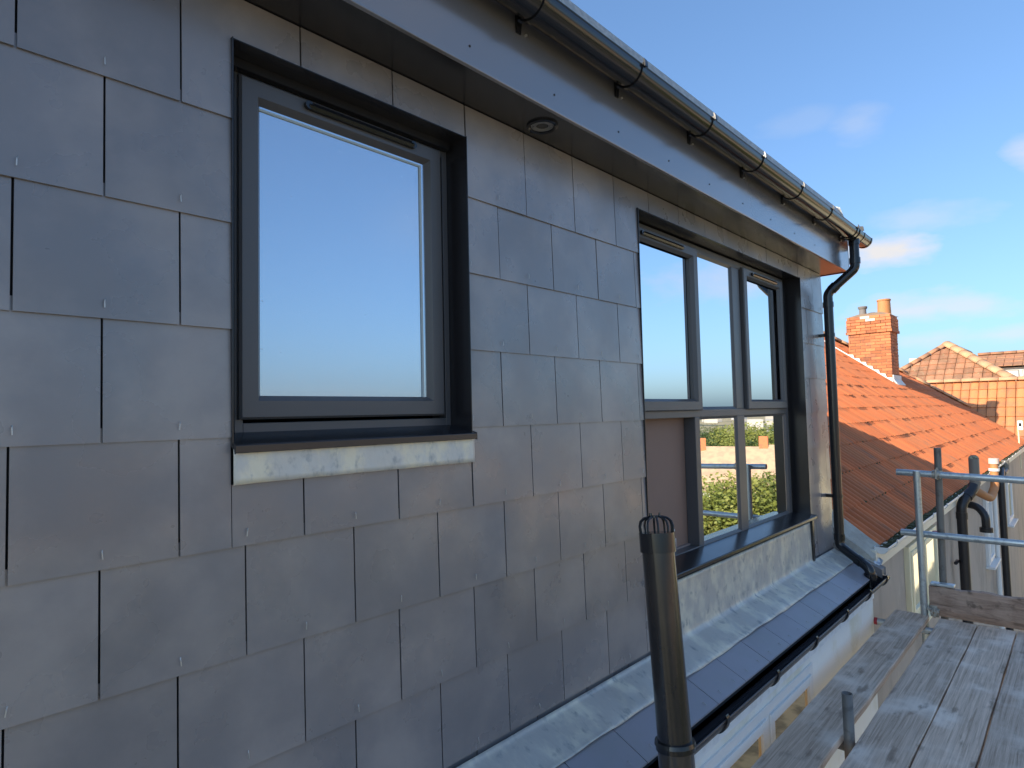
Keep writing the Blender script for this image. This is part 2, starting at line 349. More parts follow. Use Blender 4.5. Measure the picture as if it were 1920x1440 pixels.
# ---- soffit, fascia, roof kerb
sof=MB(); sof.box(XL-2,4.53,-.178,0.02,.3205,.331); sof.build('soffit',upvc,house)
fa=MB(); fa.prism([(-.180,.316),(-.190,.318),(-.191,.326),(-.190,.60),(-.178,.60),(-.178,.316)],XL-2,4.532,'x'); fa.build('fascia',fasm,house,bevel=.003)
fe=MB(); fe.box(4.515,4.531,-.176,4.2,.316,.60); fe.box(4.45,4.515,.02,4.2,.322,.332); fe.build('side_fascia',upvc,house)
sc=MB()
scr=MB()
for k_ in range(-4,11):
    xx=.451+.4065*k_
    if xx>4.5: break
    scr.tube((xx,-.1905,.378),(xx,-.193,.378),.0035,8)
scr.build('fascia_nail',dark,house,kind='stuff')
kb=MB(); kb.prism([(-.205,.598),(-.205,.612),(-.13,.848),(-.10,.862),(4.2,.80),(4.2,.56),(-.15,.598)],XL-2,4.56,'x'); kb.build('roof',grp,house,smooth=False,bevel=.012)
# ---- upper gutter
def gutter(name,x0,x1,cy,cz,r,m,parent,ends=(False,True)):
    gb=MB(); gb.arc(x0,x1,cy,cz,r-.0025,r,180,360,22)
    gb.tube((x0,cy-r+.001,cz+.001),(x1,cy-r+.001,cz+.001),.0036,8)
    if ends[1]:
        gb.arc(x1-.018,x1+.003,cy,cz,r-.001,r+.004,176,364,22); gb.prism([(cy+(r-.002)*math.cos(R(a)),cz+(r-.002)*math.sin(R(a))) for a in range(180,361,15)],x1-.003,x1+.001,'x')
    return gb.build(name,m,parent,smooth=True)
gut=gutter('gutter',XL-2,4.72,-.260,.592,.060,gutm,house)
for bx in (-1.13,-.53,.070,.672,1.254,1.866,2.471,3.087,3.679,4.30):
    b=MB(); b.arc(bx-.011,bx+.011,-.260,.592,.0605,.0655,172,352,18)
    b.prism([(-.3335,.585),(-.329,.585),(-.3235,.615),(-.327,.618),(-.333,.603)],bx-.010,bx+.010,'x')
    b.prism([(-.191,.59),(-.191,.515),(-.196,.515),(-.200,.55),(-.220,.56),(-.205,.60)],bx-.011,bx+.011,'x')
    b.build('bracket',gutm,gut,smooth=True)
    MB().tube((bx+.04,-.190,.527),(bx+.04,-.196,.527),.004,8).build('screw',steel,gut)
un=MB(); un.arc(4.36,4.375,-.260,.592,.0605,.066,176,364); un.arc(4.49,4.505,-.260,.592,.0605,.066,176,364); un.arc(4.375,4.49,-.260,.592,.0605,.0625,180,360); un.build('running_outlet',gutm,gut,smooth=True)
MB().prism([(-.20,.60),(-.33,.60),(-.325,.635),(-.20,.66)],4.44,4.447,'x').build('strap',gutm,gut)
# ---- downpipe
path=rnd([(4.425,-.260,.55),(4.425,-.260,.318),(4.325,-.085,.140),(4.325,-.085,-1.79),(4.245,-.30,-1.915),(4.245,-.30,-2.04)],.036,6)
dp=MB(); dp.sweep(path,.034,18); dp.build('downpipe',gutm,house,smooth=True); dpo=col.objects['downpipe']
def collar(a,b,r,name='socket'):
    m=MB(); m.sweep([a,b],r,18); return m.build(name,gutm,dpo,smooth=True)
collar((4.425,-.260,.54),(4.425,-.260,.50),.039); collar((4.425,-.260,.40),(4.425,-.260,.355),.039)
v=Vector((4.325,-.085,.135))-Vector((4.425,-.260,.335)); v.normalize(); s0=Vector((4.425,-.260,.335))
collar(s0+v*.20,s0+v*.245,.0385); collar((4.325,-.085,.07),(4.325,-.085,.03),.0385)
collar((4.325,-.085,-1.70),(4.325,-.085,-1.745),.0385); collar((4.245,-.30,-1.95),(4.245,-.30,-2.0),.042)
v=Vector((4.245,-.30,-1.915))-Vector((4.325,-.085,-1.79)); v.normalize(); s0=Vector((4.325,-.085,-1.79)); collar(s0+v*.15,s0+v*.19,.0385)
for z in (-.185,-1.415):
    b=MB(); b.sweep([(4.325,-.085,z-.013),(4.325,-.085,z+.013)],.0375,18); b.box(4.310,4.340,-.055,-.004,z-.012,z+.012); b.build('pipe_clip',gutm,dpo,smooth=True)
# ---- soffit light
lt=MB()
cx,cy,cz=.912,-.088,.3205
def ringdisc(mb,cx,cy,prof,seg=28):
    b=len(mb.v)
    for r_,z_ in prof:
        for j in range(seg): a=2*math.pi*j/seg; mb.v.append((cx+r_*math.cos(a),cy+r_*math.sin(a),z_))
    for i in range(len(prof)-1):
        for j in range(seg): mb.f.append((b+i*seg+j,b+i*seg+(j+1)%seg,b+(i+1)*seg+(j+1)%seg,b+(i+1)*seg+j))
ringdisc(lt,cx,cy,[(.058,cz),(.058,cz-.006),(.050,cz-.010),(.044,cz-.006),(.042,cz+.004),(.0005,cz+.004)])
lt=lt.build('soffit_light',gutm,house,smooth=True)
bf=MB()
for r_ in (.041,.036,.031,.026): ringdisc(bf,cx,cy,[(r_,cz+.003),(r_,cz-.003),(r_-.002,cz-.003),(r_-.002,cz+.003)])
bf.build('baffle',steel,lt,smooth=True)

# ================================================================ windows
def ringframe(mb,x0,x1,z0,z1,w,y0,y1,wb=None,wt=None,wr=None):
    wb=wb or w; wt=wt or w; wr=wr or w
    mb.box(x0,x0+w,y0,y1,z0,z1); mb.box(x1-wr,x1,y0,y1,z0,z1); mb.box(x0+w,x1-wr,y0,y1,z0,z0+wb); mb.box(x0+w,x1-wr,y0,y1,z1-wt,z1)
def splayed(mb,x0,x1,z0,z1,w,yf,yb):   # mitred sash with a chamfered inner bead
    O=[(x0,z0),(x1,z0),(x1,z1),(x0,z1)]; I=[(x0+w,z0+w),(x1-w,z0+w),(x1-w,z1-w),(x0+w,z1-w)]; B=[(x0+w+.014,z0+w+.014),(x1-w-.014,z0+w+.014),(x1-w-.014,z1-w-.014),(x0+w+.014,z1-w-.014)]
    e=.006; O2=[(x0+e,z0+e),(x1-e,z0+e),(x1-e,z1-e),(x0+e,z1-e)]
    v=[(x,yb,z) for x,z in O]+[(x,yf+e,z) for x,z in O]+[(x,yf,z) for x,z in O2]+[(x,yf,z) for x,z in I]+[(x,yf+.022,z) for x,z in B]
    f=[]
    for l in range(4):
        for i in range(4): j=(i+1)%4; f.append((l*4+i,l*4+j,l*4+4+j,l*4+4+i))
    mb.add(v,f)
def vent(parent,xc,z,w,y):
    m=MB(); m.prism([(y,z-.011),(y-.012,z-.011),(y-.016,z-.002),(y-.010,z+.010),(y,z+.012)],xc-w/2,xc+w/2,'x')
    for s in(-1,1): m.sweep([(xc+s*w/2,y,z),(xc+s*w/2,y-.013,z)],.0115,12)
    ob=m.build('trickle_vent',gutm,parent,smooth=False)
    l=MB(); l.box(xc-w/2+.012,xc+w/2-.004,y-.0185,y-.015,z-.001,z+.0012); l.box(xc-w/2+.012,xc+w/2-.004,y-.0175,y-.0145,z+.004,z+.0058); 
    return ob
# small window
w=MB(); ringframe(w,W1[0]+.048,W1[1]-.002,-.775,.185,.022,.088,.160,wb=.028,wt=.03)
w.box(W1[0]+.002,W1[0]+.048,.125,.16,-.79,.2)
win=w.build('window',frame,house,bevel=.002)
tr=MB(); tr.box(W1[0],W1[0]+.0025,-.016,.10,-.80,.203); tr.box(W1[1]-.0025,W1[1],-.016,.10,-.80,.203); tr.box(W1[0],W1[1],-.012,.10,.200,.2025); tr.box(W1[0]+.01,W1[1]-.01,.06,.10,.176,.1995)
tr.build('reveal_trim',upvc,win)
s_=MB(); splayed(s_,-.131,.556,-.738,.169,.048,.070,.125); sash=s_.build('sash',frame,win,smooth=False)
MB().box(-.07,.495,.092,.10,-.677,.107).build('pane',glass1,win)
sp=MB(); sp.box(-.083,.481,.088,.0915,.094,.100); sp.box(.474,.481,.088,.0915,-.677,.094); sp.build('spacer',mat('spacer',(.45,.52,.52),.4),win)
vent(win,.245,.1465,.37,.070)
MB().prism([(.10,-.768),(-.026,-.797),(-.031,-.799),(-.031,-.818),(-.026,-.818),(-.022,-.806),(.10,-.78)],-.185,.603,'x').build('sill',upvc,win,bevel=.0015)
# wide window
w=MB(); YF=.090
X0,X1=W2[0]+.004,3.86
ringframe(w,X0,X1,-1.545,.205,.055,YF,.16,wb=.058,wt=.045,wr=.06)
XM1,XM2=2.45,3.01+.02
ZT=-.757
w.box(X0+.055,X1-.06,YF,.16,ZT-.022,ZT+.022)
for (m0,m1) in ((2.395,2.452),(2.960,3.072)):
    w.box(m0,m1,YF,.16,-1.487,ZT-.022)
    w.box(m0,m1,YF,.16,ZT+.022,.16)
win2=w.build('window',frame,house,bevel=.003)
t=MB(); t.box(W2[0],W2[0]+.0025,-.014,.10,W2[2],W2[3]); t.box(W2[1]-.003,W2[1],-.016,.16,W2[2],W2[3]); t.box(W2[0],W2[1],-.010,.10,W2[3]-.003,W2[3]-.0005); t.box(X1,W2[1]-.003,.105,.16,W2[2],W2[3]-.003)
t.build('reveal_trim',upvc,win2)
for a,b in ((1.765,2.455),(3.095,3.79)):
    s_=MB(); splayed(s_,a,b,-.742,.176,.050,.068,.12); s_.build('sash',frame,win2)
for a,b,c,d in ((1.81,2.41,-.70,.12),(2.44,2.97,-.742,.165),(3.14,3.745,-.70,.12),(2.44,2.972,-1.492,-.775),(3.06,3.81,-1.492,-.775)):
    MB().box(a,b,YF+.012 if b<5 else 0,YF+.018,c,d).build('pane',glass2,win2)
# beads round the fixed lights
for a,b,c,d in ((2.452,2.960,-.735,.160),(2.452,2.960,-1.487,-.779),(3.072,3.80,-1.487,-.779)):
    m=MB(); O=[(a,c),(b,c),(b,d),(a,d)]; e=.014; I=[(a+e,c+e),(b-e,c+e),(b-e,d-e),(a+e,d-e)]
    m.add([(x,YF+.002,z) for x,z in O]+[(x,YF+.012,z) for x,z in I],[(i,(i+1)%4,4+(i+1)%4,4+i) for i in range(4)]); m.build('bead',frame,win2)
vent(win2,2.06,.146,.42,.068); vent(win2,3.44,.146,.42,.068)
MB().prism([(.10,-1.490),(-.050,-1.512),(-.055,-1.514),(-.055,-1.532),(-.050,-1.532),(-.045,-1.522),(.10,-1.56)],1.68,3.935,'x').build('sill',upvc,win2,bevel=.0015)
# open light : brown panel added close behind the frame to catch sky light
rm=MB(); rm.box(1.60,2.42,.161,.168,-1.60,-.60); rm.build('room_panel',pink,win2)
MB().box(1.745,2.394,.145,.161,-1.487,-1.478).build('room_floor',mat('dusty_board',(.30,.22,.19),.8),win2)
# glue gun-like clutter: white tube with crossed wires on the ledge
lt2=thing('sealant_tube',(2.225,.15,-1.478),'small white tube standing inside the open window','tube')
MB().sweep([(2.225,.15,-1.478),(2.225,.15,-1.425),(2.225,.15,-1.42),(2.225,.15,-1.385)],.009,10,radii=[.009,.009,.003,.002]).build('barrel',wplast,lt2,smooth=True)
MB().sweep([(2.225,.15,-1.385),(2.225,.15,-1.375)],.004,8).build('nozzle_cap',wplast,lt2)
tg=thing('cable_ties',(2.12,.22,-1.50),'crossed pale cable ties beside the small white tube inside the open window','cable ties')
MB().sweep([(2.10,.15,-1.476),(2.15,.152,-1.45),(2.21,.15,-1.405)],.0022,6).build('tie',wplast,tg); MB().sweep([(2.21,.156,-1.476),(2.16,.156,-1.44),(2.13,.156,-1.395)],.0022,6).build('tie',wplast,tg)

# ================================================================ lower wall, gutter, window
YW=-.24
MB().box(-8,4.53,YW,8,-7.2,-2.06).build('rear_wall',white,house)
MB().box(-8,4.53,YW-.010,YW+.004,-2.195,-2.03).build('lower_fascia',fas2,house)
MB().prism([(-.30,-1.99),(-.30,-2.03),(0,-2.03),(0,-1.9)],XL-1,4.53,'x').build('eaves_board',sheath,house)
g2=gutter('gutter',XL-2,4.47,-.314,-2.0,.058,mat('lower_gutter_plastic',(.035,.034,.040),.26,spec=.6),house)
for bx in (-.08,.49,1.065,1.647,2.215,2.79,3.375,3.92,4.40):
    b=MB(); b.arc(bx-.013,bx+.013,-.314,-2.0,.0585,.066,182,362,16); b.prism([(-.380,-2.005),(-.375,-2.005),(-.369,-1.980),(-.373,-1.977),(-.381,-1.99)],bx-.012,bx+.012,'x')
    b.box(bx-.013,bx+.013,-.262,-.2565,-2.08,-1.995); b.build('bracket',gutm,g2,smooth=True)
def white_window(parent,x0,x1,z0,z1,y,mul,top=None,mfr=wplast,mg=glass2):
    w=MB(); ringframe(w,x0,x1,z0,z1,.055,y-.045,y+.02)
    for m_ in mul: w.box(m_-.03,m_+.03,y-.045,y+.02,z0+.055,z1-.055)
    if top: w.box(x0+.055,x1-.055,y-.044,y+.02,top-.03,top+.03)
    wo_=w.build('window',mfr,parent,bevel=.006)
    xs=[x0+.055]+[q for m_ in mul for q in(m_-.03,m_+.03)]+[x1-.055]
    for a,b in zip(xs[::2],xs[1::2]):
        m=MB(); O=(a,b,z0+.055,z1-.055); ringframe(m,a-.004,b+.004,z0+.051,z1-.051,.05,y-.056,y-.02); m.build('sash',mfr,wo_,bevel=.004)
        MB().box(a+.04,b-.04,y-.040,y-.034,z0+.095,z1-.095).build('pane',mg,wo_)
    MB().box(x0-.05,x1+.05,y-.12,y+.02,z0-.035,z0).build('sill',mfr,wo_,bevel=.004)
    return wo_
lowglass=coated('warm_glass',(1,.66,.30),.02,False)  # warm reflection and orange interior painted into the mirror tint
white_window(house,.30,3.09,-3.35,-2.238,YW+.036,[1.02,1.70,2.375],mg=lowglass)

# ================================================================ vent pipe
vp=thing('vent_pipe',(1.02,-.50,-3.2),'dark grey plastic soil vent pipe with a cage top in front of the slates','pipe')
ax=Vector((-.074,-.105,-1)).normalized(); top=Vector((1.090,-.403,-1.158))
MB().sweep([top,top-ax*-.0+ax*.70],.055,36).build('pipe',mat('vent_plastic',(.018,.017,.018),.18,mot=(4,(.030,.025,.023),.4,.7),coat=.3),vp,smooth=True)
MB().sweep([top+ax*-.002,top+ax*.062],.0605,36).build('collar',gutm,vp,smooth=True)
cg=MB(); U=ax.cross(Vector((0,0,1))).normalized(); V2=ax.cross(U)
cg.sweep([top-ax*.060,top-ax*.053],.021,16); 
for i in range(10):
    a=2*math.pi*i/10; d=U*math.cos(a)+V2*math.sin(a)
    cg.sweep([top+d*.056,top+d*.0575-ax*.024,top+d*.053-ax*.040,top+d*.041-ax*.050,top+d*.018-ax*.056],.0040,6)
cg.sweep([top-ax*.058+U*.016,top-ax*.068+U*.016],.006,8); cg.sweep([top-ax*.058-U*.016,top-ax*.068-U*.016],.004,8)
cg.build('cage',gutm,vp,smooth=True)
MB().sweep([top+ax*.012,top+ax*.014],.050,24).build('inner_ring',mat('pale_grey_disc',(.35,.35,.36),.5),vp)  # pale grey disc just below the cage bars
q=top+ax*.655
MB().sweep([q,q+ax*.012,q+ax*.014,q+ax*.028],.063,36,radii=[.0635,.066,.062,.0625]).build('socket_ring',gutm,vp,smooth=True)
MB().sweep([q+ax*.02,q+ax*1.4],.0575,36).build('lower_pipe',mat('brown_glossy_plastic',(.05,.042,.036),.12,coat=.5),vp,smooth=True)

# ================================================================ scaffold
BZ=-2.30
names=['scaffold board nearest the white wall, with dark knots','narrow gapped scaffold board beside the short upright tube','scaffold board third from the white wall','scaffold board fourth from the white wall, cut at the right','outermost scaffold board of the platform']
for i,(y0,y1,xa,xb) in enumerate([(-.572,-.352,1.42,4.69),(-.862,-.642,-.9,4.655),(-1.075,-.868,-.9,4.67),(-1.296,-1.083,-.9,4.675),(-1.520,-1.305,-.9,4.68)]):
    m=MB(); n=40; dz=random.uniform(-.002,.002); w_=.0015
    for j in range(n+1):
        x=xa+(xb-xa)*j/n; a=y0+w_*math.sin(j*1.3+i); b=y1+w_*math.sin(j*.9+2*i)
        if i==1 and j<18: b+=0
        m.v+=[(x,a,BZ+dz-.038),(x,a,BZ+dz-.004),(x,a+.004,BZ+dz),(x,b-.004,BZ+dz),(x,b,BZ+dz-.004),(x,b,BZ+dz-.038)]
    for j in range(n):
        for k_ in range(6): m.f.append((j*6+k_,j*6+(k_+1)%6,(j+1)*6+(k_+1)%6,(j+1)*6+k_))
    m.f+=[tuple(range(5,-1,-1)),tuple(n*6+k_ for k_ in range(6))]
    ob=m.build('scaffold_board',board_m,None); tag(ob,'weathered grey '+names[i],'board','scaffold boards laid side by side')
# toe board: rough sawn, leaning across the end
m=MB(); n=60; rg=random.Random(4)
for j in range(n+1):
    y=-.575-(1.75)*j/n; e=.004*math.sin(j*.7)+rg.uniform(-.003,.003); e2=.003*math.sin(j*.5+1)+rg.uniform(-.002,.002)
    m.v+=[(4.715,y,BZ+.001),(4.700+e2,y,BZ+.05),(4.700-e2,y,BZ+.17),(4.706,y,BZ+.212+e),(4.745,y,BZ+.214+e),(4.748,y,BZ+.001)]
for j in range(n):
    for k_ in range(6): m.f.append((j*6+k_,j*6+(k_+1)%6,(j+1)*6+(k_+1)%6,(j+1)*6+k_))
m.f+=[tuple(range(5,-1,-1)),tuple(n*6+k_ for k_ in range(6))]
tb=m.build('toe_board',toe_m,None); tag(tb,'rough brown toe board standing on edge across the end of the platform','board')
sf=thing('scaffold',(4.75,-.6,-7.2),'scaffold frame of steel tubes with guard rails at the end of the platform','scaffold')
def tube(name,a,b,m,r=.02415): return MB().sweep([a,b],r,18).build(name,m,sf,smooth=True)
tube('standard',(4.695,-.540,-1.236),(4.705,-.548,-7.1),galv)
tube('standard',(4.812,-.662,-1.066),(4.812,-.600,-7.1),galvd)
tube('standard',(4.812,-2.62,-1.0),(4.812,-2.62,-7.1),galvd)
tube('guard_rail',(4.75,-.398,-1.254),(4.75,-2.75,-1.330),galv)
tube('guard_rail',(4.762,-.405,-1.716),(4.762,-2.75,-1.722),galv)
tube('putlog',(4.55,-.245,-2.372),(4.55,-2.8,-2.372),galv)
tube('putlog',(2.50,-.35,-2.372),(2.50,-2.8,-2.372),galvd)
tube('ledger',(-2,-.605,-2.42),(4.9,-.605,-2.42),galvd)
tube('ledger',(-2,-2.6,-2.42),(4.9,-2.6,-2.42),galvd)
tube('guard_rail',(-2,-2.66,-1.30),(4.95,-2.66,-1.33),galv)
MB().sweep([(4.55,-.262,-2.372),(4.55,-.240,-2.372)],.026,16).build('end_cap',red,sf,smooth=True)
def coupler(p,along,across,m=rust):
    c=MB(); p=Vector(p); along=Vector(along).normalized(); across=Vector(across).normalized()
    c.sweep([p-along*.025,p+along*.025],.031,14); n_=along.cross(across)
    c.sweep([p+n_*.03-across*.04,p+n_*.03+across*.05],.007,8); c.sweep([p+n_*.02+across*.030,p+n_*.045+across*.030],.012,6); c.sweep([p-n_*.03-across*.03,p-n_*.03+across*.04],.007,8)
    return c.build('coupler',m,sf,smooth=True)
coupler((4.812,-.655,-1.262),(0,0,1),(1,0,0)); coupler((4.75,-.655,-1.262),(0,1,0),(0,0,1))
MB().sweep([(4.812,-.630,-1.695),(4.812,-.628,-1.745)],.030,16).build('red_band',red,sf,smooth=True)
coupler((4.72,-.60,-2.25),(0,0,1),(0,1,0)); coupler((4.69,-.61,-2.272),(0,1,0),(0,0,1))
MB().box(4.69,4.76,-.735,-.585,-2.078,-2.058).build('toe_board_clip',galv,sf,bevel=.006)
st=thing('short_tube',(2.445,-.605,-2.7),'short open dark grey scaffold tube standing up in the gap between boards','scaffold tube')
m=MB(); m.sweep([(2.448,-.606,-2.7),(2.443,-.606,-2.096)],.0238,18,caps=False); so_=m.build('tube_wall',galvd,st,smooth=True); s_=so_.modifiers.new('t','SOLIDIFY'); s_.thickness=.004

# ================================================================ neighbour house with clay roof
nb=thing('neighbour_house',(12,3,-7.2),'beige rendered neighbour house under a large orange clay tiled roof','house')
PA=R(37); ca,sa,ta=math.cos(PA),math.sin(PA),math.tan(PA); YE,ZE=-.25,-1.845
def zA(y): return ZE+(y-YE)*ta
# backing sheet
bk=MB(); bk.add([(4.66,YE+.02,ZE-.02),(21.0,YE+.02,ZE-.02),(20.6,2.4,zA(2.4)-.03),(17.9,4.0,zA(4.0)-.03),(4.66,4.0,zA(4.0)-.03)],[(0,1,2,3,4)])
bk.add([(4.66,4.0,zA(4.0)-.03),(17.9,4.0,zA(4.0)-.03),(17.9,8.3,-1.9),(4.66,8.3,-1.9)],[(0,1,2,3)]); bk.build('roof_underlay',under,nb)
def roman(w=.25,g=.40,rolls=2,amp=.032,th=.011,n=20):
    """double roman tile: lies in x (width) and y (up the slope), z proud"""
    m=MB(); 
    def pz(u,a=1):
        p=(u/w*rolls)%1.0; q=abs(p-.5)/.30; return amp*a*(math.sqrt(max(0,1-q*q)) if q<1 else 0)
    for (y,l,a) in ((0,.006,1.12),(g,.0,.85)):
        for i in range(n+1): u=w*i/n; m.v.append((u,y,pz(u,a)+l))
    for i in range(n+1): u=w*i/n; m.v.append((u,0,pz(u,1.0)+.006-th))
    k=n+1
    for i in range(n): m.f.append((i,i+1,k+i+1,k+i)); m.f.append((i,2*k+i,2*k+i+1,i+1))
    return m
tile=roman().mesh('tile',clay,True); tile.materials.append(moss)
rows=15; G=.355; TW=.25
cand=[]
for r_ in range(rows):
    s=r_*G; y=YE+s*ca; z=ZE+s*sa
    x=4.68+(.0 if r_%2 else .0)
    while x+TW<22.0:
        lim=21.0+(z+TW-ZE)*0 if False else (21.85-1.5*(z+1.42)*-.0 if False else 21.6)
        vx=21.7+(z+1.42)           # valley with the next wing
        hip=20.9-(y-2.2)*1.5 if y>2.2 else 99
        if x+TW<min(vx+.2,hip,21.9): cand.append((x,y,z,s))
        x+=TW
def tmw(x,y,z): return Matrix.Translation((x,y,z))@Matrix.Rotation(PA,4,'X')
from_cam=lambda c:(Vector(c[:3])-Vector((-.8,-1.5,-.74))).length
cand.sort(key=from_cam)
rg=random.Random(11)
for c in cand[:295]:
    inst(tile,'tile',nb,tmw(c[0],c[1]+rg.uniform(-.010,.008),c[2]+rg.uniform(-.002,.003))@Matrix.Rotation(rg.uniform(-.008,.008),4,'Z'))
far=MB(); tv=[v.co.copy() for v in tile.vertices]; tf=[tuple(p.vertices) for p in tile.polygons]
for c in cand[295:]:
    mw=tmw(c[0],c[1]+rg.uniform(-.012,.010),c[2]+rg.uniform(-.002,.004))@Matrix.Rotation(rg.uniform(-.012,.012),4,'Z')
    far.add([mw@v_ for v_ in tv],tf)
far.build('roof_tiles',clay,nb,smooth=True,kind='stuff')
# dark moss along the laps
ms=MB(); rg=random.Random(5)
for r_ in range(0,12):
    s=r_*G; y=YE+s*ca; z=ZE+s*sa
    x=4.7
    while x<21.4:
        pr_=(.5 if r_<5 else .25)*(1.3 if (int(x*1.7+r_*3)%4==0) else .45)
        if rg.random()<pr_:
            q=rg.uniform(.004,.012); a=rg.uniform(.02,.05)
            if x<21.7+(z+1.42)-.2: ms.add([(x,y-.012,z+.004),(x+a,y-.012,z+.004),(x+a*.8,y+.01,z+.03+q*.3),(x+a*.1,y+.01,z+.03+q*.4),(x+a*.5,y-.02,z+.018+q*.4)],[(0,1,4),(1,2,4),(2,3,4),(3,0,4)])
        x+=.058
for j in range(500):
    x=rg.uniform(4.8,20.5); a=rg.uniform(.03,.08); h_=rg.uniform(.005,.028)
    if rg.random()<.8: ms.add([(x,YE-.03,ZE-.02),(x+a,YE-.03,ZE-.02),(x+a*.9,YE+.05,ZE+.03),(x+a*.1,YE+.05,ZE+.03),(x+a*.5,YE-.01,ZE+h_)],[(0,1,4),(1,2,4),(2,3,4),(3,0,4)])
for j in range(260):
    x=4.7+j*.05; ms.box(x,x+.052,YE-.05,YE+.01,ZE-.03,ZE+.004+rg.uniform(-.006,.012))
ms.build('moss',moss,nb,kind='stuff')
# walls, eaves
MB().box(4.53,21.3,-.20,8,-7.2,-1.96).build('rear_wall',beige,nb)
MB().box(4.56,21.3,-.27,-.19,-1.985,-1.84).build('fascia',mat('cream_fascia',(.75,.70,.58),.5),nb,bevel=.004)
g3=gutter('gutter',4.60,17.5,-.298,-1.822,.050,wplast,nb,ends=(True,False))
MB().prism([(-.298+.049*math.cos(R(a)),-1.822+.049*math.sin(R(a))) for a in range(180,361,15)],4.600,4.606,'x').build('stop_end',wplast,g3)
for bx in [4.9+.8*i for i in range(15)]:
    b=MB(); b.arc(bx-.012,bx+.012,-.298,-1.822,.0505,.056,180,360,12); b.box(bx-.012,bx+.012,-.356,-.346,-1.83,-1.805); b.build('bracket',wplast,g3)
# party wall mortar and flashing at near edge of the tiles
m=MB(); n=26; rg=random.Random(3)
for j in range(n+1):
    y=-.27+2.6*j/n; z=zA(y)
    m.v+=[(4.47,y,z-.22),(4.50,y,z-.03+rg.uniform(-.008,.008)),(4.60,y,z+.005+rg.uniform(-.01,.01)),(4.70+rg.uniform(-.01,.01),y,z+.035),(4.72,y,z-.05)]
for j in range(n):
    for k_ in range(4): m.f.append((j*5+k_,j*5+k_+1,(j+1)*5+k_+1,(j+1)*5+k_))
m.build('verge_mortar',mat('pale_mortar',(.50,.47,.40),.9,mot=(7,(.40,.37,.32),.42,.64),bump=(30,.7,.02)),nb,smooth=True)
# white stepped flashing + chimney
ch=MB(); CX0,CX1,CY0,CY1=16.70,17.50,1.96,2.90; CZ1=1.545
ch.box(CX0+.012,CX1-.012,CY0+.012,CY1-.012,-.60,CZ1-.005)
chim=ch.build('chimney',mortar,nb)
BH=.075; nrow=int((CZ1+.45)/BH)
def bx_(x0,x1,y0,y1,z0,z1,m): return MB().box(x0,x1,y0,y1,z0,z1).build('brick',m,chim)
rg=random.Random(21); cnt=0
for r_ in range(nrow):
    z1=CZ1-r_*BH; z0=z1-.065
    pr_=.03 if 1<=r_<=5 else (.012 if r_==0 else 0)
    if r_==5: pr_=.045
    # -x face
    st_=0 if r_%2 else .5
    y=CY0-pr_; L_=CY1-CY0+2*pr_; segs=[]; p=0
    first=.1125-.005 if r_%2 else .215
    while p<L_-.01:
        l=first if p==0 else .215
        l=min(l,L_-p); segs.append((p,p+l)); p+=l+.01
    for a,b in segs:
        zc=(z0+z1)/2; yc=y+(a+b)/2
        if z1<zA(yc)+.0: continue
        mm=brickw if (r_ in(0,1) and 2.35<yc<2.6) else brickm
        j=rg.uniform(-.003,.004); bx_(CX0-pr_-j,CX0-pr_+.09,y+a,y+b,z0+rg.uniform(-.002,.002),z1,mm); cnt+=1
    x=CX0-pr_+.1; p=0; L_=CX1-CX0+2*pr_-.1
    while p<L_-.02:
        l=min(.215 if (p or r_%2) else .1025,L_-p)
        if z1>zA(CY0)-.02: bx_(x+p,x+p+l,CY0-pr_-rg.uniform(-.003,.003),CY0-pr_+.09,z0,z1,brickm); cnt+=1
        p+=l+.01
cap=MB(); n=10
cap.prism([(CY0+.0,CZ1),(CY0+.18,CZ1+.06),(CY1-.25,CZ1+.05),(CY1-.02,CZ1)],CX0+.01,CX1-.02,'x'); cap.build('flaunching',mortar,chim,bevel=.01)
def lathe(c,prof,seg=20):
    m=MB(); ringdisc(m,c[0],c[1],[(r_,c[2]+z_) for r_,z_ in prof],seg); return m
lathe((16.98,2.12,CZ1),[(.150,0),(.152,.03),(.142,.36),(.155,.365),(.158,.40),(.15,.405),(.12,.40),(.12,.2)]).build('chimney_pot',potm,chim,smooth=True)
lathe((17.05,2.62,CZ1),[(.085,0),(.08,.22),(.105,.25),(.11,.29),(.10,.30),(.06,.29),(.06,.1)]).build('chimney_pot',potg,chim,smooth=True)
lathe((17.30,2.45,CZ1),[(.09,0),(.085,.12),(.10,.14),(.06,.15)]).build('chimney_pot',potg,chim,smooth=True)
m=MB()
step=.14; k_=0; y=CY0-.02
while y<CY1+.45:
    zb=zA(y); h_=.13 if y<CY1+.02 else .045
    m.add([(CX0-.02,y,zb-.0),(CX0-.02,y+step,zb+step*ta),(CX0-.02,y+step,zb+step*ta+h_*.45),(CX0-.02,y+.02,zb+h_+.02),(CX0-.10,y,zb+.045),(CX0-.10,y+step,zb+step*ta+.045)],[(0,1,2,3),(4,5,1,0)])
    y+=step
m.add([(CX0-.10,CY0-.13,zA(CY0-.13)+.05),(CX1+.02,CY0-.13,zA(CY0-.13)+.05),(CX1+.02,CY0-.035,zA(CY0)+.09),(CX0-.035,CY0-.035,zA(CY0)+.09)],[(0,1,2,3)])
m.add([(CX0-.03,CY0-.035,zA(CY0)+.05),(CX1+.02,CY0-.035,zA(CY0)+.05),(CX1+.02,CY0-.035,zA(CY0)+.20),(CX0-.03,CY0-.035,zA(CY0)+.20)],[(0,1,2,3)])
fo=m.build('stepped_flashing',wmort,chim); s_=fo.modifiers.new('t','SOLIDIFY'); s_.thickness=.025
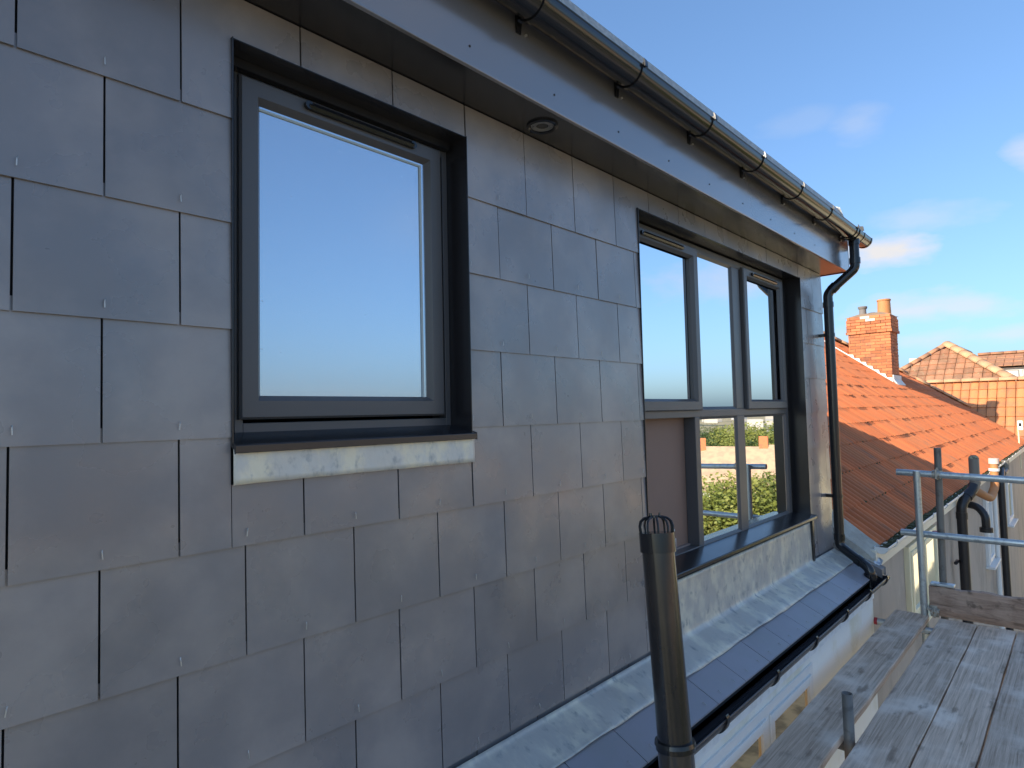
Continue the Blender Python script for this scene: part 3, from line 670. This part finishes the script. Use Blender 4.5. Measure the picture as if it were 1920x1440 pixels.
# hip cap along the far top edge of the roof
def ridge_caps(a,b,name,parent,m=ridgem,r=.12,l=.42,up=Vector((0,0,1))):
    a,b=Vector(a),Vector(b); d=(b-a); n=max(1,int(d.length/l)); d.normalize(); sd_=d.cross(up).normalized(); up=sd_.cross(d)
    for i in range(n):
        p=a+d*(i*l); q=p+d*(l-.012); mb=MB(); k=7
        for e,(c,rr) in enumerate(((p,r*1.0),(q,r*1.06))):
            for j in range(k): t=math.pi*j/(k-1); mb.v.append(c+sd_*(math.cos(t)*rr)+up*(math.sin(t)*rr*.75-.03))
        for j in range(k-1): mb.f.append((j,j+1,k+j+1,k+j))
        o=mb.build(name,m,parent,smooth=True); s=o.modifiers.new('t','SOLIDIFY'); s.thickness=.02
ridge_caps((17.9,4.05,zA(4.05)+.06),(20.85,2.2,zA(2.2)+.05),'hip_cap',nb)
ridge_caps((20.85,2.2,zA(2.2)+.05),(21.85,.75,zA(.75)+.07),'hip_cap',nb,r=.10)
# neighbour windows
ywm=mat('cream_frame',(.80,.74,.52),.45)
wn=white_window(nb,5.86,7.27,-2.74,-2.045,-.20,[6.53],mfr=ywm,mg=glassy)
white_window(nb,11.7,12.45,-3.35,-2.25,-.20,[]); white_window(nb,15.2,16.2,-3.2,-2.3,-.20,[])
# pipes on the neighbour wall
def pipe(path,r,m,label,cat='pipe',rad=.10,extra=None,name='wall_pipe',rings=()):
    t=thing(name,path[-1],label,cat,None); MB().sweep(rnd(path,rad,6),r,18).build('pipe',m,t,smooth=True)
    for (a,b,rr,mm) in rings: MB().sweep([a,b],rr,18).build('collar',mm,t,smooth=True)
    return t
blackp=mat('black_pipe',(.018,.017,.020),.35); greyp=mat('grey_pipe',(.17,.16,.14),.4)
pipe([(8.70,-.43,-1.74),(8.66,-.42,-1.80),(8.50,-.32,-1.95),(8.50,-.32,-7.1)],.055,blackp,'thick black soil pipe running down the beige neighbour wall',rings=[((8.50,-.32,-2.06),(8.50,-.32,-2.14),.062,blackp),((8.63,-.40,-1.835),(8.58,-.37,-1.88),.064,blackp),((8.50,-.25,-2.66),(8.36,-.25,-2.66),.02,blackp)])
gp=pipe([(8.72,-.445,-1.42),(8.72,-.445,-1.76),(8.63,-.40,-1.83)],.055,greyp,'grey vent stub with a rounded mossy top rising above the white gutter',rings=[((8.72,-.445,-1.70),(8.72,-.445,-1.73),.060,greyp)],name='vent_stub')
MB().sweep([(8.72,-.445,-1.42),(8.72,-.445,-1.395),(8.72,-.445,-1.375)],.05,16,radii=[.055,.048,.025]).build('cap',mat('mossy_cap',(.14,.14,.10),.9,mot=(30,(.3,.3,.2),.5,.6)),gp,smooth=True)
pipe([(9.62,-.2,-2.10),(9.55,-.36,-2.11),(9.50,-.45,-2.22),(9.50,-.45,-2.42)],.048,blackp,'black hooked waste outlet with a flared end on the beige wall',rings=[((9.50,-.45,-2.38),(9.50,-.45,-2.44),.075,blackp)],name='waste_outlet',rad=.09)
pipe([(11.15,-.42,-1.60),(11.15,-.42,-2.0),(10.7,-.40,-2.14),(10.25,-.33,-2.02),(10.2,-.25,-1.95)],.055,potm,'terracotta bend of pipe under the gutter of the orange roof',rings=[((11.15,-.42,-1.58),(11.15,-.42,-1.66),.066,mat('pale_collar',(.8,.6,.5),.5)),((11.15,-.42,-1.73),(11.15,-.42,-1.77),.07,wplast)],name='terracotta_bend')
pipe([(13.6,-.30,-1.95),(13.2,-.32,-2.10),(13.2,-.32,-7.1)],.055,blackp,'black pipe on the beige wall right of the white downpipe',rings=[((13.9,-.34,-1.80),(13.9,-.34,-1.98),.06,greyp),((13.9,-.34,-1.98),(13.6,-.32,-2.02),.055,greyp)])
pipe([(12.55,-.27,-2.02),(12.55,-.27,-7.1)],.036,wplast,'slim white downpipe on the beige neighbour wall',name='white_downpipe')
cm=thing('junction_box',(19.5,-.24,-1.32),'small white box on a pole in front of the orange wing roof','box')
MB().box(19.45,19.6,-.30,-.19,-1.43,-1.19).build('casing',wplast,cm,bevel=.01); MB().box(19.44,19.455,-.27,-.22,-1.33,-1.25).build('lens',dark,cm); MB().sweep([(19.5,-.20,-1.43),(19.5,-.205,-2.4)],.018,10).build('pole',mat('cream_pole',(.75,.68,.45),.5),cm)
# rag / plastic scrap on the party wall
m=MB(); rg=random.Random(8); n1,n2=10,7
for i in range(n1+1):
    for j in range(n2+1):
        x=4.50+.13*j/n2; y=-.30+.30*i/n1
        m.v.append((x+rg.uniform(-.008,.008),y+rg.uniform(-.008,.008),-1.955+ (y+.30)*.52+.02*math.sin(i*1.3+j)+rg.uniform(0,.02)))
for i in range(n1):
    for j in range(n2): a=i*(n2+1)+j; m.f.append((a,a+1,a+n2+2,a+n2+1))
rag=m.build('plastic_sheet',mat('crumpled_plastic',(.62,.68,.74),.35,mot=(14,(.35,.42,.55),.5,.6)),None,smooth=True); tag(rag,'crumpled pale plastic scrap lying behind the lower bend of the downpipe','plastic scrap')
s_=rag.modifiers.new('t','SOLIDIFY'); s_.thickness=.003

# ================================================================ wing with pantiles facing us (roof B)
wg=thing('rear_wing',(23,-2,-7.2),'orange pantiled rear wing with a cream wall beyond the neighbour roof','house')
XB,ZB=21.7,-1.42; XR_,ZR=23.06,-.06
MB().add([(21.16,2.6,-1.96-.03),(21.16,-6,-1.96-.03),(XR_,-6,ZR-.03),(XR_,2.6,ZR-.03),(25.2,-6,-2.1),(25.2,2.6,-2.1)],[(0,1,2,3),(3,2,4,5)]).build('roof_underlay',under,wg)
MB().box(21.32,25,-6,2.4,-7.2,-1.95).build('wall',cream,wg)
MB().box(21.1,21.3,-6,2.4,-2.03,-1.97).build('eaves',wplast,wg)
PB=R(45)
def pan(w,g,m,amp=.034,n=8,name='tile'):
    mb=MB()
    def pz(u):
        p=u/w
        return amp*(1-abs(2*p-1)**2)*.7+ (amp*1.5*math.exp(-((p-.04)/.06)**2))
    for (y,l) in ((0,.030),(g*1.12,.0)):
        for i in range(n+1): u=w*i/n*.93; mb.v.append((u,y,pz(u)+l))
    for i in range(n+1): u=w*i/n*.93; mb.v.append((u,0,pz(u)+.010))
    k=n+1
    for i in range(n): mb.f.append((i,i+1,k+i+1,k+i)); mb.f.append((i,2*k+i,2*k+i+1,i+1))
    mb.f.append((0,k,2*k)); 
    return mb.mesh(name,m,False)
TWB,GB=.222,.385
tb_=pan(TWB,GB,clay2)
n=0
for r_ in range(7):
    s=r_*GB; x=21.16+s*math.cos(PB); z=-1.965+s*math.sin(PB)
    if z+GB*.7>ZR+.12: break
    y=-4.0
    while y<2.5:
        valley_y=YE+(z-ZE)/ta-.5
        if True:
            mw=Matrix(((0,math.cos(PB),-math.sin(PB),x),(-1,0,0,y+TWB),(0,math.sin(PB),math.cos(PB),z),(0,0,0,1)))
            if zA(y+.11)<z+.5 : inst(tb_,'tile',wg,mw@Matrix.Rotation(rg.uniform(-.015,.015),4,'Z')); n+=1
        y+=TWB
ridge_caps((XR_,2.25,ZR+.06),(XR_,-4.2,ZR+.0),'ridge_tile',wg,r=.12,l=.46)
# roof C : hipped main roof behind
hc=thing('hipped_house',(30,1,-7.2),'hipped roof house of brownish orange tiles behind the rear wing ridge','house')
PX,PY,PZ=27.0,2.2,1.49; tC=.75; PC=math.atan(tC); D_=3.2
MB().add([(PX,PY,PZ-.04),(PX-D_,PY+D_,PZ-.04-D_*tC),(PX-D_,PY-D_,PZ-.04-D_*tC),(PX+7,PY,PZ-.04),(PX+7,PY+D_,PZ-.04-D_*tC),(PX+7,PY-D_,PZ-.04-D_*tC)],[(0,1,2),(0,3,4,1),(0,2,5,3)]).build('roof',clay3,hc)
MB().box(PX-D_+.2,PX+7,PY-D_+.2,PY+D_-.2,-7.2,PZ-D_*tC-.1).build('wall',cream,hc)
tcm=pan(.27,.33,clay3)
for r_ in range(12):
    s=.04+r_*.33; dx=s*math.cos(PC)
    dxt=D_-dx; z=PZ-D_*tC+s*math.sin(PC); x=PX-D_+dx
    if dxt<.3: break
    y=PY-dxt+.12
    while y+.27<PY+dxt-.05:
        if z>-1.0:
            mw=Matrix(((0,math.cos(PC),-math.sin(PC),x),(-1,0,0,y+.27),(0,math.sin(PC),math.cos(PC),z-.01),(0,0,0,1)))
            inst(tcm,'tile',hc,mw@Matrix.Rotation(rg.uniform(-.02,.02),4,'Z'))
        y+=.27
ridge_caps((PX,PY,PZ+.03),(PX-2.6,PY+2.6,PZ-2.6*tC+.05),'hip_cap',hc,m=clay3,r=.11,l=.4)
ridge_caps((PX,PY,PZ+.03),(PX-2.6,PY-2.6,PZ-2.6*tC+.05),'hip_cap',hc,m=ridgem,r=.17,l=.45)
ridge_caps((PX,PY,PZ+.03),(PX+6,PY,PZ+.03),'hip_cap',hc,m=clay3,r=.13,l=.45)
# roof D far right
hd=thing('far_house',(35,-1,-7.2),'far house with brown tiled roof and white wall at the right edge','house')
MB().add([(31.6,1.9,.79),(31.6,-8,.74),(33.2,-8,1.36),(33.2,1.9,1.41),(36,-8,.5),(36,1.9,.5)],[(0,1,2,3),(3,2,4,5)]).build('roof',clay3,hd)
m=MB(); 
for r_ in range(3):
    for q_ in range(30):
        y=1.8-q_*.3; t0=r_/3; x=31.6+1.6*t0; z=.80+.6*t0-q_*.0015
        m.add([(x-.01,y,z+.03),(x-.01,y-.27,z+.03),(x+.55,y-.27,z+.21),(x+.55,y,z+.21),(x-.01,y,z),(x-.01,y-.27,z)],[(0,1,2,3),(4,5,1,0)])
m.build('roof_tiles',clay3,hd,kind='stuff')
MB().box(31.9,36,-8,1.5,-7.2,.74).build('wall',mat('white_wall',(.78,.76,.68),.8),hd)
for y in (.95,.35,-.5,-1.4):
    w=MB(); ringframe_y=None
    w.box(31.86,31.9,y-.5,y,.30,.62); wo_=w.build('window',mat('window_edge',(.2,.2,.2),.6),hd); MB().box(31.855,31.862,y-.46,y-.04,.34,.58).build('pane',wplast,wo_)
ridge_caps((33.2,1.9,1.43),(33.2,-7,1.40),'ridge_tile',hd,m=clay3,r=.12,l=.45)
# a chimney far beyond, just right of the brick chimney
fc=thing('distant_house',(47,10.2,-7.2),'distant orange roof with a pale chimney just right of the brick stack','house')
MB().prism([(7.4,.9),(9.6,2.4),(11.8,.9)],46,50,'x').build('roof',clay3,fc); MB().box(46.2,49.8,7.8,11.4,-7.2,.92).build('wall',cream,fc)
MB().box(47,47.6,6.45,6.95,0,2.35).build('chimney',mat('pale_brick',(.7,.6,.4),.8),fc)
def aerial(name,x,y,z,h,label):
    t=thing(name,(x,y,z),label,'aerial'); MB().sweep([(x,y,z),(x,y,z+h)],.012,6).build('mast',galvd,t)
    m=MB(); m.sweep([(x-.1,y-.4,z+h),(x+.1,y+.4,z+h)],.008,6)
    for i in range(6): yy=y-.35+.13*i; m.sweep([(x,yy,z+h-.12),(x,yy,z+h+.12)],.005,6)
    m.build('element',galvd,t)
aerial('tv_aerial',47.5,9.0,2.2,1.2,'thin television aerial on the distant roof right of the brick stack')

# ================================================================ gardens, trees and houses reflected in the glass
leafs=[mat('leaf_yellow_green',(.19,.22,.045),.6,mot=(.8,(.27,.27,.07),.45,.6),spec=.3),mat('leaf_green',(.10,.13,.03),.6,mot=(.8,(.17,.18,.05),.45,.6),spec=.3),mat('leaf_dark',(.045,.075,.02),.6,spec=.3)]
bark=mat('bark',(.12,.09,.06),.9)
def crown_mesh(seed,m,n=5200,size=.075):
    rg=random.Random(seed); mb=MB(); lobes=[(rg.uniform(-.5,.5),rg.uniform(-.5,.5),rg.uniform(-.3,.45),rg.uniform(.35,.6)) for _ in range(9)]
    for i in range(n):
        a=rg.choice(lobes); u=Vector((rg.gauss(0,1),rg.gauss(0,1),rg.gauss(0,1))).normalized()*a[3]*(rg.random()**.33)
        c=Vector(a[:3])+u; d=Vector((rg.gauss(0,1),rg.gauss(0,1),rg.gauss(0,1))).normalized(); e=d.orthogonal().normalized(); f_=d.cross(e); s=size*rg.uniform(.4,1)*.5
        mb.add([c+e*s,c+f_*s*.6,c-e*s,c-f_*s*.6],[(0,1,2,3)])
    me=mb.mesh('crown',m); return me
crowns=[crown_mesh(i,leafs[i%3]) for i in range(6)]
tk=MB(); tk.sweep([(0,0,0),(.03,0,.5),(0,.02,1)],.05,8,radii=[.07,.05,.02]); 
for a in range(5): tk.sweep([(0,0,.6),(.25*math.cos(a*1.3),.25*math.sin(a*1.3),.95)],.02,6,radii=[.03,.008])
trunk_me=tk.mesh('trunk',bark,True)
def tree(x,y,h,w,ci,label,group,name='tree'):
    z=gh(x,y); t=thing(name,(x,y,z),label,name.replace('_',' '),group)
    o=bpy.data.objects.new('trunk',trunk_me); col.objects.link(o); o.parent=t; o.scale=(w*.6,w*.6,h*.6)
    o=bpy.data.objects.new('crown',crowns[ci]); col.objects.link(o); o.parent=t; o.location=(0,0,h*.55); o.scale=(w*.62,w*.62,h*.52); o.rotation_euler=(0,0,random.uniform(0,6))
rg=random.Random(31)
for i in range(26):   # bushes in the garden beyond the scaffold
    az=R(-18.5-13*i/26+rg.uniform(-.6,.6)); d=rg.uniform(26,40); x=-.8+d*math.cos(az); y=1.68+d*math.sin(az)-2*0
    tree(x,y-1.5,rg.uniform(4.6,6.4),rg.uniform(4,6),rg.choice([0,0,3,1,4]),'leafy yellow green garden bush mirrored in the lower window panes','garden bushes reflected in the window','bush')
for i in range(34):
    az=R(-8-28*i/34+rg.uniform(-1,1)); d=rg.uniform(85,170); x=d*math.cos(az); y=d*math.sin(az)
    tree(x,y,rg.uniform(9.5,12.5),rg.uniform(9,15),rg.choice([0,1,2,4,3,5]),'distant tree beyond the reflected garden roofs','trees beyond the gardens')
for i in range(34):
    az=R(-38-130*i/34+rg.uniform(-2,2)); d=rg.uniform(14,60); x=d*math.cos(az); y=d*math.sin(az)
    tree(x,y,rg.uniform(3,6.5),rg.uniform(3.5,7),rg.choice([0,1,2,3,4]),'garden tree behind the camera side of the scaffold','trees in the gardens opposite')
def rhouse(x,y,w,d,hw,hr,rot,wallm,roofm,label,group):
    z=gh(x,y); t=thing('opposite_house',(x,y,z),label,'house',group); t.rotation_euler=(0,0,rot)
    def bl(mb,name,m):
        o=bpy.data.objects.new(name,mb.mesh(name,m)); col.objects.link(o); o.parent=t; return o
    bl(MB().box(-w/2,w/2,-d/2,d/2,0,hw),'wall',wallm)
    bl(MB().prism([(-d/2-.3,hw-.1),(0,hw+hr),(d/2+.3,hw-.1)],-w/2-.3,w/2+.3,'x'),'roof',roofm)
    bl(MB().box(w*.3,w*.3+.8,-.3,.3,hw,hw+hr+1),'chimney',brickm)
    for s in (-1,1):
        for zz in (1,3.4):
            if zz+1.2<hw:
                for xx in (-.3,.05,.35): bl(MB().box(xx*w,xx*w+1,s*d/2-.05,s*d/2+.05,zz,zz+1.2),'window',dark)
tanroof=mat('tan_roof',(.62,.43,.26),.85,mot=(1.5,(.50,.34,.22),.4,.6)); 
for i,(az,d,w) in enumerate([(-19,60,13),(-23.8,64,14),(-29,60,13),(-14,66,12),(-35,60,12),(-50,45,14),(-65,40,14),(-85,42,14),(-105,45,14),(-130,50,14)]):
    a=R(az); x=d*math.cos(a); y=d*math.sin(a)
    rhouse(x,y,w,9,7.4,3.4,a+math.pi/2+rg.uniform(-.2,.2),cream if i%2 else white,tanroof,'tan roofed house across the gardens, seen mirrored in the glass','houses across the gardens')
fw_=mat('tower_white',(.55,.50,.42),.8); fg_=mat('tower_grey',(.42,.42,.42),.8)
for i in range(40):
    az=R(-8-26*i/40+rg.uniform(-1,1)); d=rg.uniform(420,950); x=d*math.cos(az); y=d*math.sin(az); z=gh(x,y); h=rg.uniform(4,9); w_=rg.uniform(9,22)
    if i in (17,30): h=24; w_=15
    t=thing('city_block',(x,y,z),'pale distant city block beyond the trees','building','distant city blocks'); t.rotation_euler=(0,0,rg.uniform(0,1.5))
    o=bpy.data.objects.new('wall',MB().box(-w_/2,w_/2,-w_/3,w_/3,-5,h).mesh('wall',fw_ if i%3 else fg_)); col.objects.link(o); o.parent=t
    m=MB()
    for q_ in range(2,int(h),4): m.box(-w_/2-.1,w_/2+.1,-w_/3-.1,w_/3+.1,q_,q_+1.3)
    o=bpy.data.objects.new('window_band',m.mesh('window_band',fg_)); col.objects.link(o); o.parent=t
